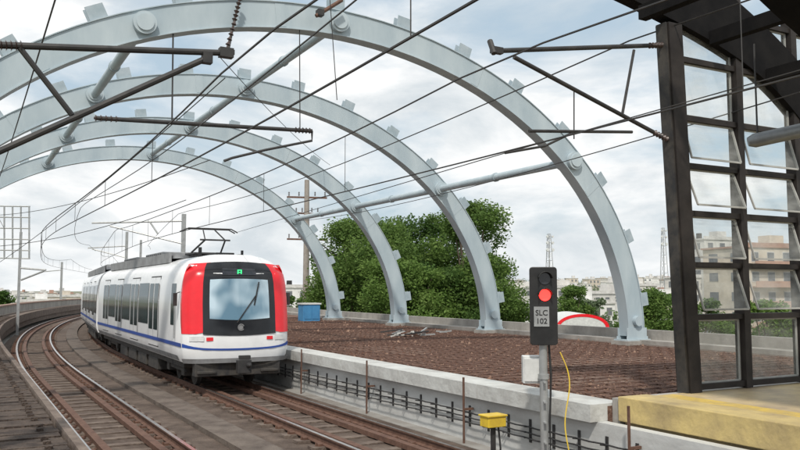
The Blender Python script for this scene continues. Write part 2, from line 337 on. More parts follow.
# ---------------------------------------------------------------- train
HWP=[(.7,1.34),(.85,1.41),(1.05,1.44),(2.3,1.44),(2.8,1.41),(3.05,1.36),(3.25,1.26),(3.4,1.10),(3.5,.88),(3.56,.6)]
def hw(z):
    if z<=HWP[0][0]: return HWP[0][1]
    for (a,b),(c,d) in zip(HWP[:-1],HWP[1:]):
        if z<=c: return b+(d-b)*(z-a)/(c-a)
    return HWP[-1][1]
def fs(u,z): return .13*u*u+.26*abs(u)**8+max(0,z-1.5)*.13+max(0,z-3.05)*.75+max(0,1.0-z)*.2
ZR=[.7,.85,1.05,1.3,1.6,2.0,2.3,2.6,2.8,2.95,3.05,3.15,3.25,3.33,3.4,3.45,3.5,3.54,3.56]
UR=[-1,-.985,-.96,-.92,-.85,-.75,-.5,-.25,0,.25,.5,.75,.85,.92,.96,.985,1]
def car(root,Yf,L,cab):
    A=T(TX,Yf,0); B=T(TX,Yf+L,0); d=B-A; rz=-math.atan2(d.x,d.y)
    def bld(mb,name,mats,par,**k):
        o=mb.build(name,mats,None,**k); o.parent=par; return o
    a=MB()
    if cab: a.grid([[(u*hw(z),fs(u,z),z) for u in UR] for z in ZR])
    else: a.grid([[(u*hw(z),.15,z) for u in (-1,0,1)] for z in ZR])
    def ring(y,front=False): 
        return [(-hw(z),fs(1,z) if front else y,z) for z in ZR]+[(hw(z),fs(1,z) if front else y,z) for z in reversed(ZR)]
    r0=ring(.15,cab); r1=ring(2.2); r2=ring(L-.35)
    a.grid([r0+[r0[0]],r1+[r1[0]],r2+[r2[0]]]); a.grid([[(u*hw(z),L-.35,z) for u in (-1,1)] for z in ZR])
    body=bld(a,'carriage_body',M['white'],root,smooth=True)
    body.location=A-root.location; body.rotation_euler=(0,0,rz)
    bm=bmesh.new(); bm.from_mesh(body.data); bmesh.ops.remove_doubles(bm,verts=bm.verts,dist=.003); bmesh.ops.recalc_face_normals(bm,faces=bm.faces); bm.to_mesh(body.data); bm.free()
    body.data.polygons.foreach_set('use_smooth',[True]*len(body.data.polygons)); body.data.set_sharp_from_angle(angle=R(40))
    def sidep(name,y0,y1,z0,z1,mt,sides=(-1,1),o=.008,n=6):
        for s in sides:
            a=MB(); a.grid([[(s*(hw(z0+(z1-z0)*k/n)+o),y,z0+(z1-z0)*k/n) for y in (y0,y1)] for k in range(n+1)])
            bld(a,name,mt,body)
    y0=1.0 if cab else .2
    sidep('blue_stripe',y0 if not cab else .47,L-.4,1.11,1.21,M['blue'],n=1,o=.016)
    sidep('skirt_line',y0,L-.4,.72,.86,M['roofg'],n=2)
    nd=4; st=2.6 if cab else 1.2; pitch=(L-st-1.0)/nd
    for k in range(nd):
        yc=st+pitch*(k+.5)
        for s in (-1,1):
            a=MB(); n=7
            zz=[.95+(2.98-.95)*i/n for i in range(n+1)]
            a.grid([[(s*(hw(z)+.009),y,z) for y in (yc-.72,yc-.012)] for z in zz]); a.grid([[(s*(hw(z)+.009),y,z) for y in (yc+.012,yc+.72)] for z in zz])
            a.grid([[(s*(hw(z)+.004),y,z) for y in (yc-.77,yc+.77)] for z in [.92+(3.02-.92)*i/n for i in range(n+1)]],1)
            dr=bld(a,'door',[M['white'],M['dark']],body)
            zw=[1.42+(2.80-1.42)*i/n for i in range(n+1)]
            for q in (-.37,.37):
                a=MB(); a.grid([[(s*(hw(z)+.015),y,z) for y in (yc+q-.29,yc+q+.29)] for z in zw]); bld(a,'door_window',M['glass'],body)
        yw=yc+pitch/2
        if k<nd-1: sidep('side_window',yw-(pitch/2-.87),yw+(pitch/2-.87),1.55,2.82,M['glass'],o=.010)
    if not cab: sidep('side_window',.4,st+pitch*.5-.87,1.55,2.82,M['glass'],o=.010)
    a=MB(); a.box((-1.0,3.6 if cab else 1,3.55),(1.0,L-1.2,3.64)); bld(a,'roof_walk',M['roofg'],body)
    for s in (-1,1): a=MB(); a.box((s*1.08-.04,3.8 if cab else 1.4,3.42),(s*1.08+.04,L-1.5,3.72)); bld(a,'roof_fairing',M['roofg'],body)
    for yy in ((6.2,11.0) if cab else (3.5,10.5)):
        a=MB(); a.box((-.85,yy,3.63),(.85,yy+2.9,3.86)); 
        for k in range(8): a.box((-.88,yy+.2+k*.34,3.67),(.88,yy+.28+k*.34,3.82),1)
        bld(a,'air_conditioner',[M['roofg'],M['dark']],body,bevel=.03)
    a=MB(); a.box((-1.2,.5 if not cab else 1.2,.50),(1.2,L-.6,.72))
    for k in range(4):
        yb=4.6+k*1.9; 
        for s in (-1,1): a.box((.55,yb,.16) if s>0 else (-1.22,yb,.16),(1.22,yb+1.5,.505) if s>0 else (-.55,yb+1.5,.505))
    bld(a,'underframe_equipment',M['under'],body,bevel=.02)
    a=MB()
    for k in range(6): a.box((-1.15+.05*(k%2),L-.35+k*.1,.8),(1.15-.05*(k%2),L-.25+k*.1,3.3))
    bld(a,'gangway_bellows',M['dark'],body)
    for yb in (2.6,L-2.8):
        a=MB()
        for s in (-1,1):
            a.box((s*1.02-.07,yb-1.15,.36),(s*1.02+.07,yb+1.15,.56)); 
            for q in (-.95,.95): a.cbox((s*1.02,yb+q,.42),(.2,.34,.32))
            a.tube([(s*1.0,yb,.5),(s*1.0,yb,.72)],.22,12)
        a.box((-1,yb-.2,.35),(1,yb+.2,.55)); bld(a,'bogie_frame',M['under'],body,bevel=.01)
        for q in (-.95,.95):
            a=MB()
            for s in (-1,1):
                a.tube([(s*.72,yb+q,.42),(s*.80,yb+q,.42)],.42,28); a.tube([(s*.69,yb+q,.42),(s*.72,yb+q,.42)],.45,28)
                a.tube([(s*.80,yb+q,.42),(s*.84,yb+q,.42)],.12,16)
            a.tube([(-.72,yb+q,.42),(.72,yb+q,.42)],.08,10); bld(a,'wheelset',M['under'],body,smooth=True)
    if cab:
        def fp(name,u0,u1,z0,z1,mt,o,nu=8,nz=8,smooth=False):
            a=MB(); rows=[]
            for j in range(nz+1):
                r=[]
                for i in range(nu+1):
                    u=u0+(u1-u0)*i/nu; za=z0(u) if callable(z0) else z0; zb=z1(u) if callable(z1) else z1
                    z=za+(zb-za)*j/nz; r.append((u*(hw(z)+o*abs(u)),fs(u,z)-o,z))
                rows.append(r)
            a.grid(rows); return bld(a,name,mt,body,smooth=True)
        for s in (-1,1):
            lo=lambda u:1.46+.10*max(0,(.8-abs(u)))*3
            fp('red_panel',s*.60,s*1.0,lo,lambda u:3.40-.1*abs(u),M['red'],.006,16,14)
            a=MB(); n=12; rows=[]
            for j in range(n+1):
                z=1.46+(3.3-1.46)*j/n; rows.append([(s*(hw(z)+.006),y,z) for y in (fs(1,z)-.006,.66-.18*abs((z-2.4)/.95)**3)])
            a.grid(rows); bld(a,'red_side_panel',M['red'],body)
        fp('black_front_mask',-.68,.68,lambda u:1.46-.06*math.cos(u*2),lambda u:3.37-.10*u*u,M['blackgl'],.012,14,14)
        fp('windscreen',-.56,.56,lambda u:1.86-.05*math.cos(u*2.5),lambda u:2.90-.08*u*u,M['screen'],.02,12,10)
        fp('destination_display',-.34,.34,3.00,3.18,M['lens'],.022,4,2)
        a=MB()
        for (x0,x1,z0,z1) in ((-.06,.06,3.12,3.145),(-.06,-.03,3.03,3.12),(.03,.06,3.03,3.12),(-.03,.03,3.06,3.08)):
            a.box((x0,fs(0,3.08)-.04,z0),(x1,fs(0,3.08)-.03,z1))
        bld(a,'display_glyph',M['greenlit'],body)
        fp('blue_front_stripe',-1,1,lambda u:1.07-.05*(1-u*u)+.04*u**4,lambda u:1.12-.05*(1-u*u)+.09*u**6,M['blue'],.008,24,2)
        for s in (-1,1):
            fp('headlight',s*.66,s*.90,1.27,1.40,M['headl'],.014,4,3); fp('tail_light',s*.50,s*.62,1.28,1.37,M['red'],.014,3,2)
        a=MB(); a.bar((-.1,fs(.1,1.85)-.05,1.74),(.46,fs(.3,2.5)-.05,2.5),.022,.022); a.bar((.38,fs(.3,2.3)-.05,2.2),(.52,fs(.3,2.8)-.05,2.82),.03,.02); bld(a,'wiper',M['dark'],body)
        a=MB(); a.tube([(0,fs(0,1.62)-.035,1.62),(0,fs(0,1.62)-.02,1.62)],.06,20); bld(a,'front_emblem',M['roofg'],body)
        a=MB()
        for i in range(24):
            g0=2*math.pi*i/24*.85+.4; g1=2*math.pi*(i+1)/24*.85+.4
            a.bar((.08*math.cos(g0),fs(0,1.62)-.045,1.62+.08*math.sin(g0)),(.08*math.cos(g1),fs(0,1.62)-.045,1.62+.08*math.sin(g1)),.012,.02)
        bld(a,'emblem_ring',M['roofg'],body)
        fp('bumper',-1,1,.70,.82,M['roofg'],.06,20,2)
        a=MB(); a.box((-1.15,.15,.35),(1.15,.45,.70)); a.box((-1.1,.1,.42),(-.6,.2,.5)); a.box((.6,.1,.42),(1.1,.2,.5)); bld(a,'valance',M['under'],body,bevel=.02)
        a=MB(); a.tube([(0,.4,.62),(0,-.25,.62)],.09,12); a.cbox((0,-.32,.62),(.36,.2,.34)); a.cbox((0,-.38,.86),(.3,.12,.1)); a.tube([(.1,-.43,.66),(.1,-.55,.66)],[.08,.03],12)
        bld(a,'coupler',M['dark'],body,bevel=.015)
        sidep('cab_side_window',1.3,1.85,1.65,2.78,M['glass'])
        for s in (-1,1):
            a=MB(); a.bar((s*1.48,1.2,1.3),(s*1.48,1.2,2.3),.03,.03); bld(a,'grab_rail',M['steel'],body)
            a=MB(); a.cbox((s*1.57,.75,2.35),(.1,.06,.34)); a.bar((s*1.43,.8,2.55),(s*1.57,.76,2.5),.02,.02); bld(a,'mirror',M['dark'],body)
        a=MB(); y=3.3
        a.box((-.6,y-.5,3.66),(.6,y+.7,3.71)); 
        for s in (-1,1):
            a.bar((s*.45,y+.5,3.74),(s*.3,y-.55,4.08),.04,.04); a.bar((s*.3,y-.55,4.08),(s*.18,y+.2,4.43),.03,.03)
            for q in (-.4,.6): a.tube([(s*.5,y+q,3.56),(s*.5,y+q,3.7)],.06,8)
        a.tube([(-.45,y-.55,4.08),(.45,y-.55,4.08)],.025,8)
        for q in (.05,.35): a.tube([(-.85,y+q,4.36),(-.65,y+q,4.46),(.65,y+q,4.46),(.85,y+q,4.36)],.02,8)
        bld(a,'pantograph',M['dark'],body)
        a=MB(); a.tube([(-.7,1.7,3.45),(-.7,1.7,3.8)],.05,8); bld(a,'roof_aerial',M['dark'],body)
        a=MB(); a.tube([(.6,2.0,3.45),(.6,2.0,3.75)],.04,8); bld(a,'roof_aerial',M['dark'],body)
        a=MB(); a.cbox((0,1.9,3.6),(.5,.5,.12)); bld(a,'roof_vent',M['dark'],body)
    return B
TF=20.7
tr=thing('metro_train','white metro train with red framed black front and blue side stripe on the right track','train',T(TX,TF,0)); del tr['o']
L=17.2
for k in range(3): car(tr,TF+k*L,L,k==0)
# ---------------------------------------------------------------- overhead line
def sagz(Y,sup,zh,sag):
    for a,b in zip(sup[:-1],sup[1:]):
        if a<=Y<=b:
            t=(Y-a)/(b-a); return zh-4*sag*t*(1-t)
    return zh
def line(X,zc,zm,label,sup,stag=.12):
    t=thing('overhead_line',label,'overhead line',(X,9,zc))
    ys=ylist(-8,96,2)
    a=MB(); a.tube([T(X+stag*math.sin(y*.17),y,zc) for y in ys],.012,5); a.build('contact_wire',M['wire'],t)
    a=MB(); a.tube([T(X+stag*math.sin(y*.17),y,sagz(y,sup,zm,.55)) for y in ys],.014,5); a.build('messenger_wire',M['wire'],t)
    for k in range(22):
        y=-4+k*4.5; 
        if abs(y-9)<1: continue
        a=MB(); x=X+stag*math.sin(y*.17); a.tube([T(x,y,zc),T(x,y,sagz(y,sup,zm,.55))],.006,4); a.build('dropper',M['wire'],t)
line(6.4,4.5,5.85,'contact wire and messenger wire hung above the right track',[-30,9,45,80,110])
line(2.75,4.45,5.45,'contact wire and messenger wire hung above the left track',[-30,9,45,80,110])
def wire(pts,label,r=.012,sag=0):
    pts=[Vector(p) for p in pts]
    if len(pts)==2:
        n=16; a0,b0=pts; pts=[a0.lerp(b0,i/n)-Vector((0,0,4*sag*(i/n)*(1-i/n))) for i in range(n+1)]
    a=MB(); a.tube(pts,r,5); return tag(a.build('feeder_wire',M['wire'],loc=pts[0]),label,'wire')
ys=ylist(-5,84,3)
wire([T(4.6,y,6.7-.5*math.sin(math.pi*((y+30)%36)/36)) for y in ys],'feeder wire running high between the two tracks',.014)
wire([T(9.9,y,6.9-.6*math.sin(math.pi*((y+27)%36)/36)) for y in ys],'feeder wire running past the dark screen column',.014)
wire([T(.9,y,6.2-.4*math.sin(math.pi*((y+27)%36)/36)) for y in ylist(-5,50,3)],'feeder wire running above the left walkway',.012)
wire([at(800,70,11),at(505,153,14),at(238,232,40)],'thin slack wire sloping down leftward from the canopy',.010)
wire([at(800,92,12),at(285,222,48)],'lower wire sloping leftward behind the right cantilever',.012,.4)
wire([at(330,0,17),at(337,100,17)],'short vertical wire hanging from the nearest arch',.010)
wire([at(218,55,18),at(330,165,40)],'stay wire slanting down right from the left cantilever',.010,.2)
wire([at(318,242,62),at(470,325,62)],'upper guy wire sloping down right from the utility pole',.045,.6)
wire([at(320,255,62),at(440,324,62)],'lower guy wire sloping down right from the utility pole',.045,.6)
wire([at(0,262,40),at(225,78,18)],'stay wire rising right from the far left mast',.013,.2)
wire([at(0,215,40),at(210,160,22)],'thin wire rising right above the lattice mast',.013,.3)
wire([at(0,246,40),at(186,200,30)],'slack wire between the lattice frame and the second mast',.015,.3)
def insulator(mb,a,b,r=.06,n=6,mi=1):
    a=Vector(a); b=Vector(b); d=(b-a)
    for k in range(n):
        c=a+d*((k+.3)/n); e=a+d*((k+.75)/n); mb.tube([c,e],[r,r*.45],10,mi)
    mb.tube([a,b],r*.35,8,mi)
t=thing('cantilever_arm','dark cantilever arm fixed to the black screen column, holding the right track wires','cantilever',onY(662,50,9))
Y=9
A=onY(666,45,Y); B=onY(492,51,Y); D=onY(670,141,Y); E=onY(514,57,Y)
a=MB(); a.tube([A+(B-A)*.12,B],.035,10); a.build('top_tube',M['dark'],t)
for p0,p1 in ((A,A+(B-A)*.12),(D,D+(E-D)*.12)): a=MB(); insulator(a,p0,p1,.05); a.build('insulator',[M['dark'],M['insul']],t)
a=MB(); a.tube([D+(E-D)*.12,E],.033,10); a.build('diagonal_tube',M['dark'],t)
a=MB(); a.tube([onY(634,50,Y),onY(622,116,Y)],.022,8); a.build('strut',M['dark'],t)
a=MB(); a.tube([onY(529,131,Y),onY(632,132,Y)],.024,8); a.build('registration_tube',M['dark'],t)
a=MB(); a.tube([onY(505,153,Y),onY(545,146,Y),onY(574,132,Y)],.018,8); a.tube([onY(574,88,Y),onY(574,139,Y)],.01,6); a.build('steady_arm',M['dark'],t)
a=MB(); a.tube([B+Vector((0,-.05,-.05)),B+Vector((0,.05,.16))],.04,8); a.cbox(B+Vector((.08,0,.02)),(.18,.08,.09)); a.build('wire_clamp',M['dark'],t)
A=onY(-60,43,9); B=onY(226,53,9); D=onY(-60,178,9); E=onY(207,58,9)
t=thing('cantilever_arm','dark cantilever arm reaching in from the left edge over the left track','cantilever',A)
a=MB(); a.tube([A,B],.036,10); a.build('top_tube',M['dark'],t)
a=MB(); a.tube([D,E],.036,10); a.build('diagonal_tube',M['dark'],t)
a=MB(); a.tube([onY(20,48,9),onY(72,115,9)],.03,8); a.build('strut',M['dark'],t)
for p0,p1,r_,n_ in ((onY(-6,45,9),onY(24,46,9),.06,6),(B+Vector((0,0,.02)),B+Vector((.1,0,.4)),.032,6)): a=MB(); insulator(a,p0,p1,r_,n_); a.build('insulator',[M['dark'],M['insul']],t)
a=MB(); a.cbox(B,(.16,.1,.11)); a.build('wire_clamp',M['dark'],t)
a=MB(); a.cbox(E,(.11,.1,.13)); a.build('wire_clamp',M['dark'],t)
t=thing('bracket_post','dark steel post left of the frame that carries the left cantilever','post',(A.x,9.0,.86))
a=MB(); a.box((A.x-.2,8.85,.862),(A.x-.02,9.15,7.2)); a.build('post_shaft',M['brdark'],t); a=MB(); a.box((A.x-.4,8.7,.86),(A.x+.2,9.3,.9)); a.build('base_plate',M['steel'],t)
Y=18.75
A=onY(95,118,Y); B=onY(312,131,Y)
t=thing('support_rod','dark horizontal rod hung below the nearest arch, with steady arm hooked at its right end','rod',A)
a=MB(); a.tube([A,B],.05,10); a.build('rod_body',M['dark'],t)
for p0,p1 in ((A-(B-A)*.005,A+(B-A)*.1),(B-(B-A)*.09,B)): a=MB(); insulator(a,p0,p1,.08,5); a.build('insulator',[M['dark'],M['insul']],t)
a=MB(); a.tube([B,B+Vector((0,0,-.25)),onY(265,150,Y),onY(232,158,Y),onY(224,161,Y)],.032,8); a.build('steady_arm',M['dark'],t)
for px,py,r_ in ((172,122,.02),(300,130,.014)):
    a=MB(); p=onY(px,py,Y); th=tz(p.x); a.tube([p,(p.x,Y+.1,apt(th,-.34).z)],r_,6); a.build('hanger',M['dark'],t)
t=thing('hanging_insulator','dark insulator string hanging from the crown of the nearest arch','insulator',onY(234,10,18.6))
a=MB(); insulator(a,onY(240,-2,18.6),onY(234,22,18.6),.07,6); a.build('insulator_string',[M['dark'],M['insul']],t)
a=MB(); a.tube([onY(234,22,18.6),onY(228,52,18.6)],.03,6); a.cbox(onY(228,52,18.6),(.3,.12,.12)); a.build('clamp',M['dark'],t)
t=thing('stub_rod','short rust coloured rod poking up past the crown of the nearest arch','rod',onY(318,15,18.5))
a=MB(); a.tube([onY(316,16,18.4),onY(342,0,18.4)],.05,8); a.build('rod_body',M['rust'],t); a=MB(); a.cbox(onY(320,13,18.4),(.16,.2,.16)); a.build('bracket',M['dark'],t)
# ---------------------------------------------------------------- masts
def mast(px,d,ytop,label,zb=-.3,arm=None,r=.13):
    p=at(px,ytop,d); t=thing('catenary_mast',label,'mast',(p.x,p.y,zb))
    a=MB(); a.box((p.x-r,p.y-r,zb),(p.x+r,p.y+r,p.z)); 
    a.build('mast_shaft',M['steel'],t); a=MB(); a.box((p.x-.35,p.y-.35,zb),(p.x+.35,p.y+.35,zb+.06)); a.build('base_plate',M['steel'],t)
    if arm:
        for (q0,q1) in arm:
            a=MB(); a.tube([at(*q0,d),at(*q1,d)],.06,8); a.build('arm_tube',M['steel'],t)
    return t
mast(184,55,214,'grey mast standing behind the train roof, with a long bracket over the tracks',arm=[((184,221),(92,223)),((184,244),(110,226)),((150,222),(158,234))])
mast(127,85,232,'slim grey mast behind the rear carriage',arm=[((127,246),(88,248)),((127,258),(92,249))])
mast(62,105,262,'small distant mast left of the train tail',arm=[((62,270),(40,272))])
mast(21,50,232,'tall slim mast carrying the lattice frame at the far left',arm=[((21,268),(46,270)),((21,280),(44,271))],zb=-.3,r=.08)
mast(141,75,240,'thin mast between the other two behind the second carriage',r=.09)
t=thing('lattice_frame','square steel lattice frame mounted high on the mast at the far left','frame',at(10,255,50))
for k in range(5):
    x=-4+k*8.3; a=MB(); a.tube([at(x,206,50),at(x,258,50)],.05,6); a.build('upright',M['steel'],t)
for y in (206,217,228,239,250,258):
    a=MB(); a.tube([at(-4,y,50),at(30,y+.5,50)],.045,6); a.build('crossbar',M['steel'],t)
p=at(307,180,66); t=thing('utility_pole','brownish grey utility pole with crossarms behind the farthest arch','pole',(p.x,p.y,-8))
a=MB(); a.tube([(p.x,p.y,-8),(p.x,p.y,p.z)],[.34,.2],12); a.build('pole_shaft',mat('pole_concrete',(.26,.23,.2),(.34,.31,.28),3,.9),t)
for y,w in ((197,20),(213,12),(239,20)):
    a=MB(); a.bar(at(307-w,y,66),at(307+w,y+1,66),.14,.14); a.build('crossarm',M['rust'],t)
    for q in (-.9,-.4,.4,.9):
        c=at(307+w*q,y-1,66); a=MB(); insulator(a,c,c+Vector((0,0,.35)),.09,3,0); a.build('pin_insulator',M['insul'],t)
# ---------------------------------------------------------------- signal
pp=at(543,300,12.3); sp=Vector((pp.x,pp.y,-.3))
t=thing('railway_signal','black railway signal on a grey pole showing a red light','signal',sp)
zt=at(543,267,12.3).z+.3; zm=at(543,345,12.3).z+.3
def rr(cx,cz,w,h,r,n=6):
    pts=[]
    for (sx,sz,a0) in ((1,1,0),(-1,1,90),(-1,-1,180),(1,-1,270)):
        for k in range(n+1):
            g=R(a0+90*k/n); pts.append((cx+sx*(w/2-r)+r*math.cos(g),cz+sz*(h/2-r)+r*math.sin(g)))
    return pts
def L2(mb,name,mats,par=t,smooth=False,bevel=0):
    o=mb.build(name,mats,None,smooth=smooth,bevel=bevel); o.parent=par; return o
t.rotation_euler=(0,0,-R(31)); del t['o']
zc=(zt+zm)/2; hh=zt-zm
a=MB(); a.prismY(rr(0,zc,.42,hh,.05),-.06,-.03); a.box((-.17,-.031,zc-hh/2+.03),(.17,.16,zc+hh/2-.03)); L2(a,'signal_head',M['black'],bevel=.01)
a=MB(); a.tube([(0,.06,0),(0,.06,zc-hh/2+.05)],.062,16); a.tube([(0,.06,1.55),(0,.06,1.62)],.085,16); L2(a,'pole_shaft',M['steel'],smooth=True)
a=MB(); a.box((-.2,-.14,0),(.2,.26,.03)); L2(a,'base_plate',M['steel'])
for k,(zz,mt) in enumerate(((zt-.18,'lens'),(zt-.43,'redlit'))):
    xo=.02
    a=MB(); a.tube([(xo,-.075,zz),(xo,-.058,zz)],.088,24); L2(a,'lamp_lens',M[mt])
    a=MB(); rings=[]
    for y_ in (-.06,-.20):
        rings.append([(xo+.108*math.cos(R(5+170*k2/16)),y_,zz+.108*math.sin(R(5+170*k2/16))) for k2 in range(17)])
    a.grid(rings); o=L2(a,'visor',M['black'],smooth=True); sm=o.modifiers.new('s','SOLIDIFY'); sm.thickness=.008
px0=-.035; ph=.30; pz0=zt-.43-.175-ph
a=MB(); a.box((px0-.115,-.078,pz0),(px0+.115,-.062,pz0+ph)); sg=L2(a,'number_plate',M['signw'])
def text(body,size,x,y,z,mt,par,name):
    cu=bpy.data.curves.new(name,'FONT'); cu.body=body; cu.size=size; cu.extrude=.002; cu.align_x='CENTER'; cu.offset=.001
    to=bpy.data.objects.new(name,cu); C.objects.link(to); dg=bpy.context.evaluated_depsgraph_get()
    me=bpy.data.meshes.new_from_object(to.evaluated_get(dg)); bpy.data.objects.remove(to)
    me.transform(Matrix.Translation((x,y,z))@Matrix.Rotation(R(90),4,'X')); me.materials.clear(); me.materials.append(mt)
    o=bpy.data.objects.new(name,me); C.objects.link(o); o.parent=par; return o
text('SLC',.115,px0,-.082,pz0+.17,M['black'],sg,'plate_text'); text('102',.115,px0,-.082,pz0+.045,M['black'],sg,'plate_text')
a=MB(); a.box((-.30,.15,zc-hh/2-.60),(.06,.36,zc-hh/2-.18)); a.box((-.28,.13,zc-hh/2-.57),(.04,.151,zc-hh/2-.21)); L2(a,'junction_box',M['boxw'],bevel=.015)
a=MB(); a.tube([(.09,.08,zc-hh/2),(.12,.1,1.6),(.09,.1,.9),(.1,.1,0)],.018,8); L2(a,'cable',M['cable'])
for k in range(5):
    z=.3+k*.3; a=MB(); a.box((-.02,-.1,z),(.02,.01,z+.02)); 
    L2(a,'step_rung',M['steel'])
p=at(493,418,12.9); t=thing('track_box','yellow equipment box on a thin stand against the wall','box',(p.x,p.y,-.3))
a=MB(); a.box((p.x-.17,p.y-.12,p.z-.13),(p.x+.17,p.y+.12,p.z+.03)); a.box((p.x-.19,p.y-.14,p.z+.03),(p.x+.19,p.y+.14,p.z+.06)); a.build('box_case',M['yellow'],t,bevel=.01)
a=MB(); a.box((p.x-.03,p.y-.03,-.3),(p.x+.03,p.y+.03,p.z-.13)); a.box((p.x-.12,p.y-.1,-.3),(p.x+.12,p.y+.1,-.27)); a.build('stand',M['dark'],t)
a=MB(); a.tube([(p.x+.1,p.y,p.z-.13),(p.x+.14,p.y,.1),(p.x+.2,p.y+.1,-.25)],.015,6); a.build('cable',M['cable'],t)
pts=[]
for k in range(25):
    f=k/24; pts.append(at(560+4*math.sin(f*7)+7*f+5*math.sin(f*3.1),352+f*105,11.9-.3*f))
a=MB(); a.tube(pts,.009,8)
tag(a.build('marker_cable',M['yellow'],loc=pts[-1]),'thin curling yellow cable dropping down right of the signal pole','cable')
for px,l in ((302,'thin dark post against the wall nearest the train'),(367,'thin dark post against the wall, second from the train'),(463,'thin dark post against the wall left of the yellow box'),(626,'thin dark post against the wall below the platform end')):
    d=8.2*F/math.cos(YAW)/(px+40); p=at(px,300,d); t=thing('wall_post',l,'post',(p.x,p.y,-.3),'thin posts along the retaining wall')
    a=MB(); a.box((p.x-.015,p.y-.015,-.3),(p.x+.015,p.y+.015,1.0)); a.build('post_shaft',M['rust'],t); a=MB(); a.box((p.x-.08,p.y-.08,-.3),(p.x+.08,p.y+.08,-.28)); a.build('post_foot',M['rust'],t); a=MB(); a.box((p.x,p.y-.02,.4),(8.4,p.y+.02,.44)); a.build('post_fixing',M['rust'],t)
for i,z in enumerate((.36,.27,.18)):
    pts=[T(8.34-.03*i,y,z-.012*abs(math.sin(y*math.pi/.6))-.012*math.sin(y*.7+i)) for y in ylist(6,60,.3)]
    a=MB(); a.tube(pts,.013,6); tag(a.build('wall_cable',M['cable'],loc=(8.3,6,z)),['uppermost','middle','lowest'][i]+' black cable strung along the retaining wall','cable','cables along the retaining wall')
hk=None
for k in range(68):
    y=6.6+k*.6; c=T(8.42,y,0)
    if hk is None:
        hk=thing('cable_hook','small dark hook bracket holding the cables on the retaining wall','bracket',c,'cable hooks on the retaining wall')
        a=MB(); a.box((c.x-.02,c.y-.025,.08),(c.x,c.y+.025,.46)); a.build('back_plate',M['dark'],hk)
        for z in (.15,.24,.33): a=MB(); a.bar((c.x-.01,c.y,z),(c.x-.14,c.y,z+.02),.02,.02); a.build('hook',M['dark'],hk)
    else: dup(hk,c)
# ---------------------------------------------------------------- platform
a=MB(); a.box((8.78,-6,.55),(22,9.0,.994)); struct(a.build('platform',M['plat']))
a=MB(); a.box((8.66,-6,.66),(9.25,9.02,1.02)); struct(a.build('platform_edge',M['tan'],bevel=.012))
a=MB(); a.box((9.262,-6,.998),(9.68,8.9,1.004)); struct(a.build('tactile_strip',M['platy']))
a=MB(); a.box((8.7,9.022,.4),(22,9.18,.98)); struct(a.build('platform_end',M['conc']))
a=MB(); a.box((9.6,-6,-.9),(9.9,8.0,.55)); struct(a.build('platform_footing',M['dark']))
# ---------------------------------------------------------------- glazed screen
t=thing('glazed_screen','tall dark steel framed glass screen at the platform end','glass screen',(10.3,9,1))
b0=onY(684,388,9); b1=onY(662,24,9)
wx=.25
a=MB(); a.loop([[(b0.x,8.86,1.0),(b0.x+wx,8.86,1.0),(b0.x+wx,9.14,1.0),(b0.x,9.14,1.0)],[(b1.x,8.86,b1.z),(b1.x+wx+.05,8.86,b1.z),(b1.x+wx+.05,9.14,b1.z),(b1.x,9.14,b1.z)]])
a.build('column',M['brdark'],t)
a=MB(); a.loop([[(b0.x-.035,8.9,1.0),(b0.x-.001,8.9,1.0),(b0.x-.001,9.1,1.0),(b0.x-.035,9.1,1.0)],[(b1.x-.035,8.9,b1.z),(b1.x-.001,8.9,b1.z),(b1.x-.001,9.1,b1.z),(b1.x-.035,9.1,b1.z)]]); a.build('edge_trim',M['under'],t)
m1=onY(742,300,9).x; m2=onY(799,300,9).x; m3=m2+1.6
for x in (m1,m2,m3):
    a=MB(); a.box((x-.075,8.9,1.0),(x+.075,9.1,8)); a.build('mullion',M['brdark'],t)
zs=[onY(742,y,9).z for y in (383,316,266,217,172,127,72)]
for z in zs+[zs[-1]+.9]:
    a=MB(); z=max(z,1.05); a.box((b1.x+wx,8.93,z-.045),(m3,9.07,z+.045)); a.build('rail',M['brdark'],t)
def xl(z): return b0.x+wx+(b1.x-b0.x)*(z-1)/(b1.z-1)+.03
for bi,(xa,xb) in enumerate(((None,m1-.085),(m1+.085,m2-.085),(m2+.085,m3-.085))):
    for ri in range(len(zs)):
        z0=max(zs[ri],1.05)+.055; z1=(zs[ri+1] if ri+1<len(zs) else zs[-1]+.9)-.055
        x0=(xl(z0) if xa is None else xa)+.03; x1=xb-.03
        tilt=0 if ri in (0,5,6) else [.0,.30,.26,.34,.24][ri] if bi<2 else 0
        a=MB(); dy=-tilt*(z1-z0); zz=z0+.5*tilt*tilt*(z1-z0)*.5+(.05 if tilt else 0)
        a.add([(x0,9+dy,zz),(x1,9+dy,zz),(x1,9,z1),(x0,9,z1)],[(0,1,2,3)])
        pn=a.build('pane',M['pane'],t)
        P=[Vector((x0,9+dy,zz)),Vector((x1,9+dy,zz)),Vector((x1,9,z1)),Vector((x0,9,z1))]
        a=MB()
        for q in range(4): a.bar(P[q],P[(q+1)%4],.022,.03,mi=1)
        a.build('pane_frame',[M['brdark'],M['alu']],pn)
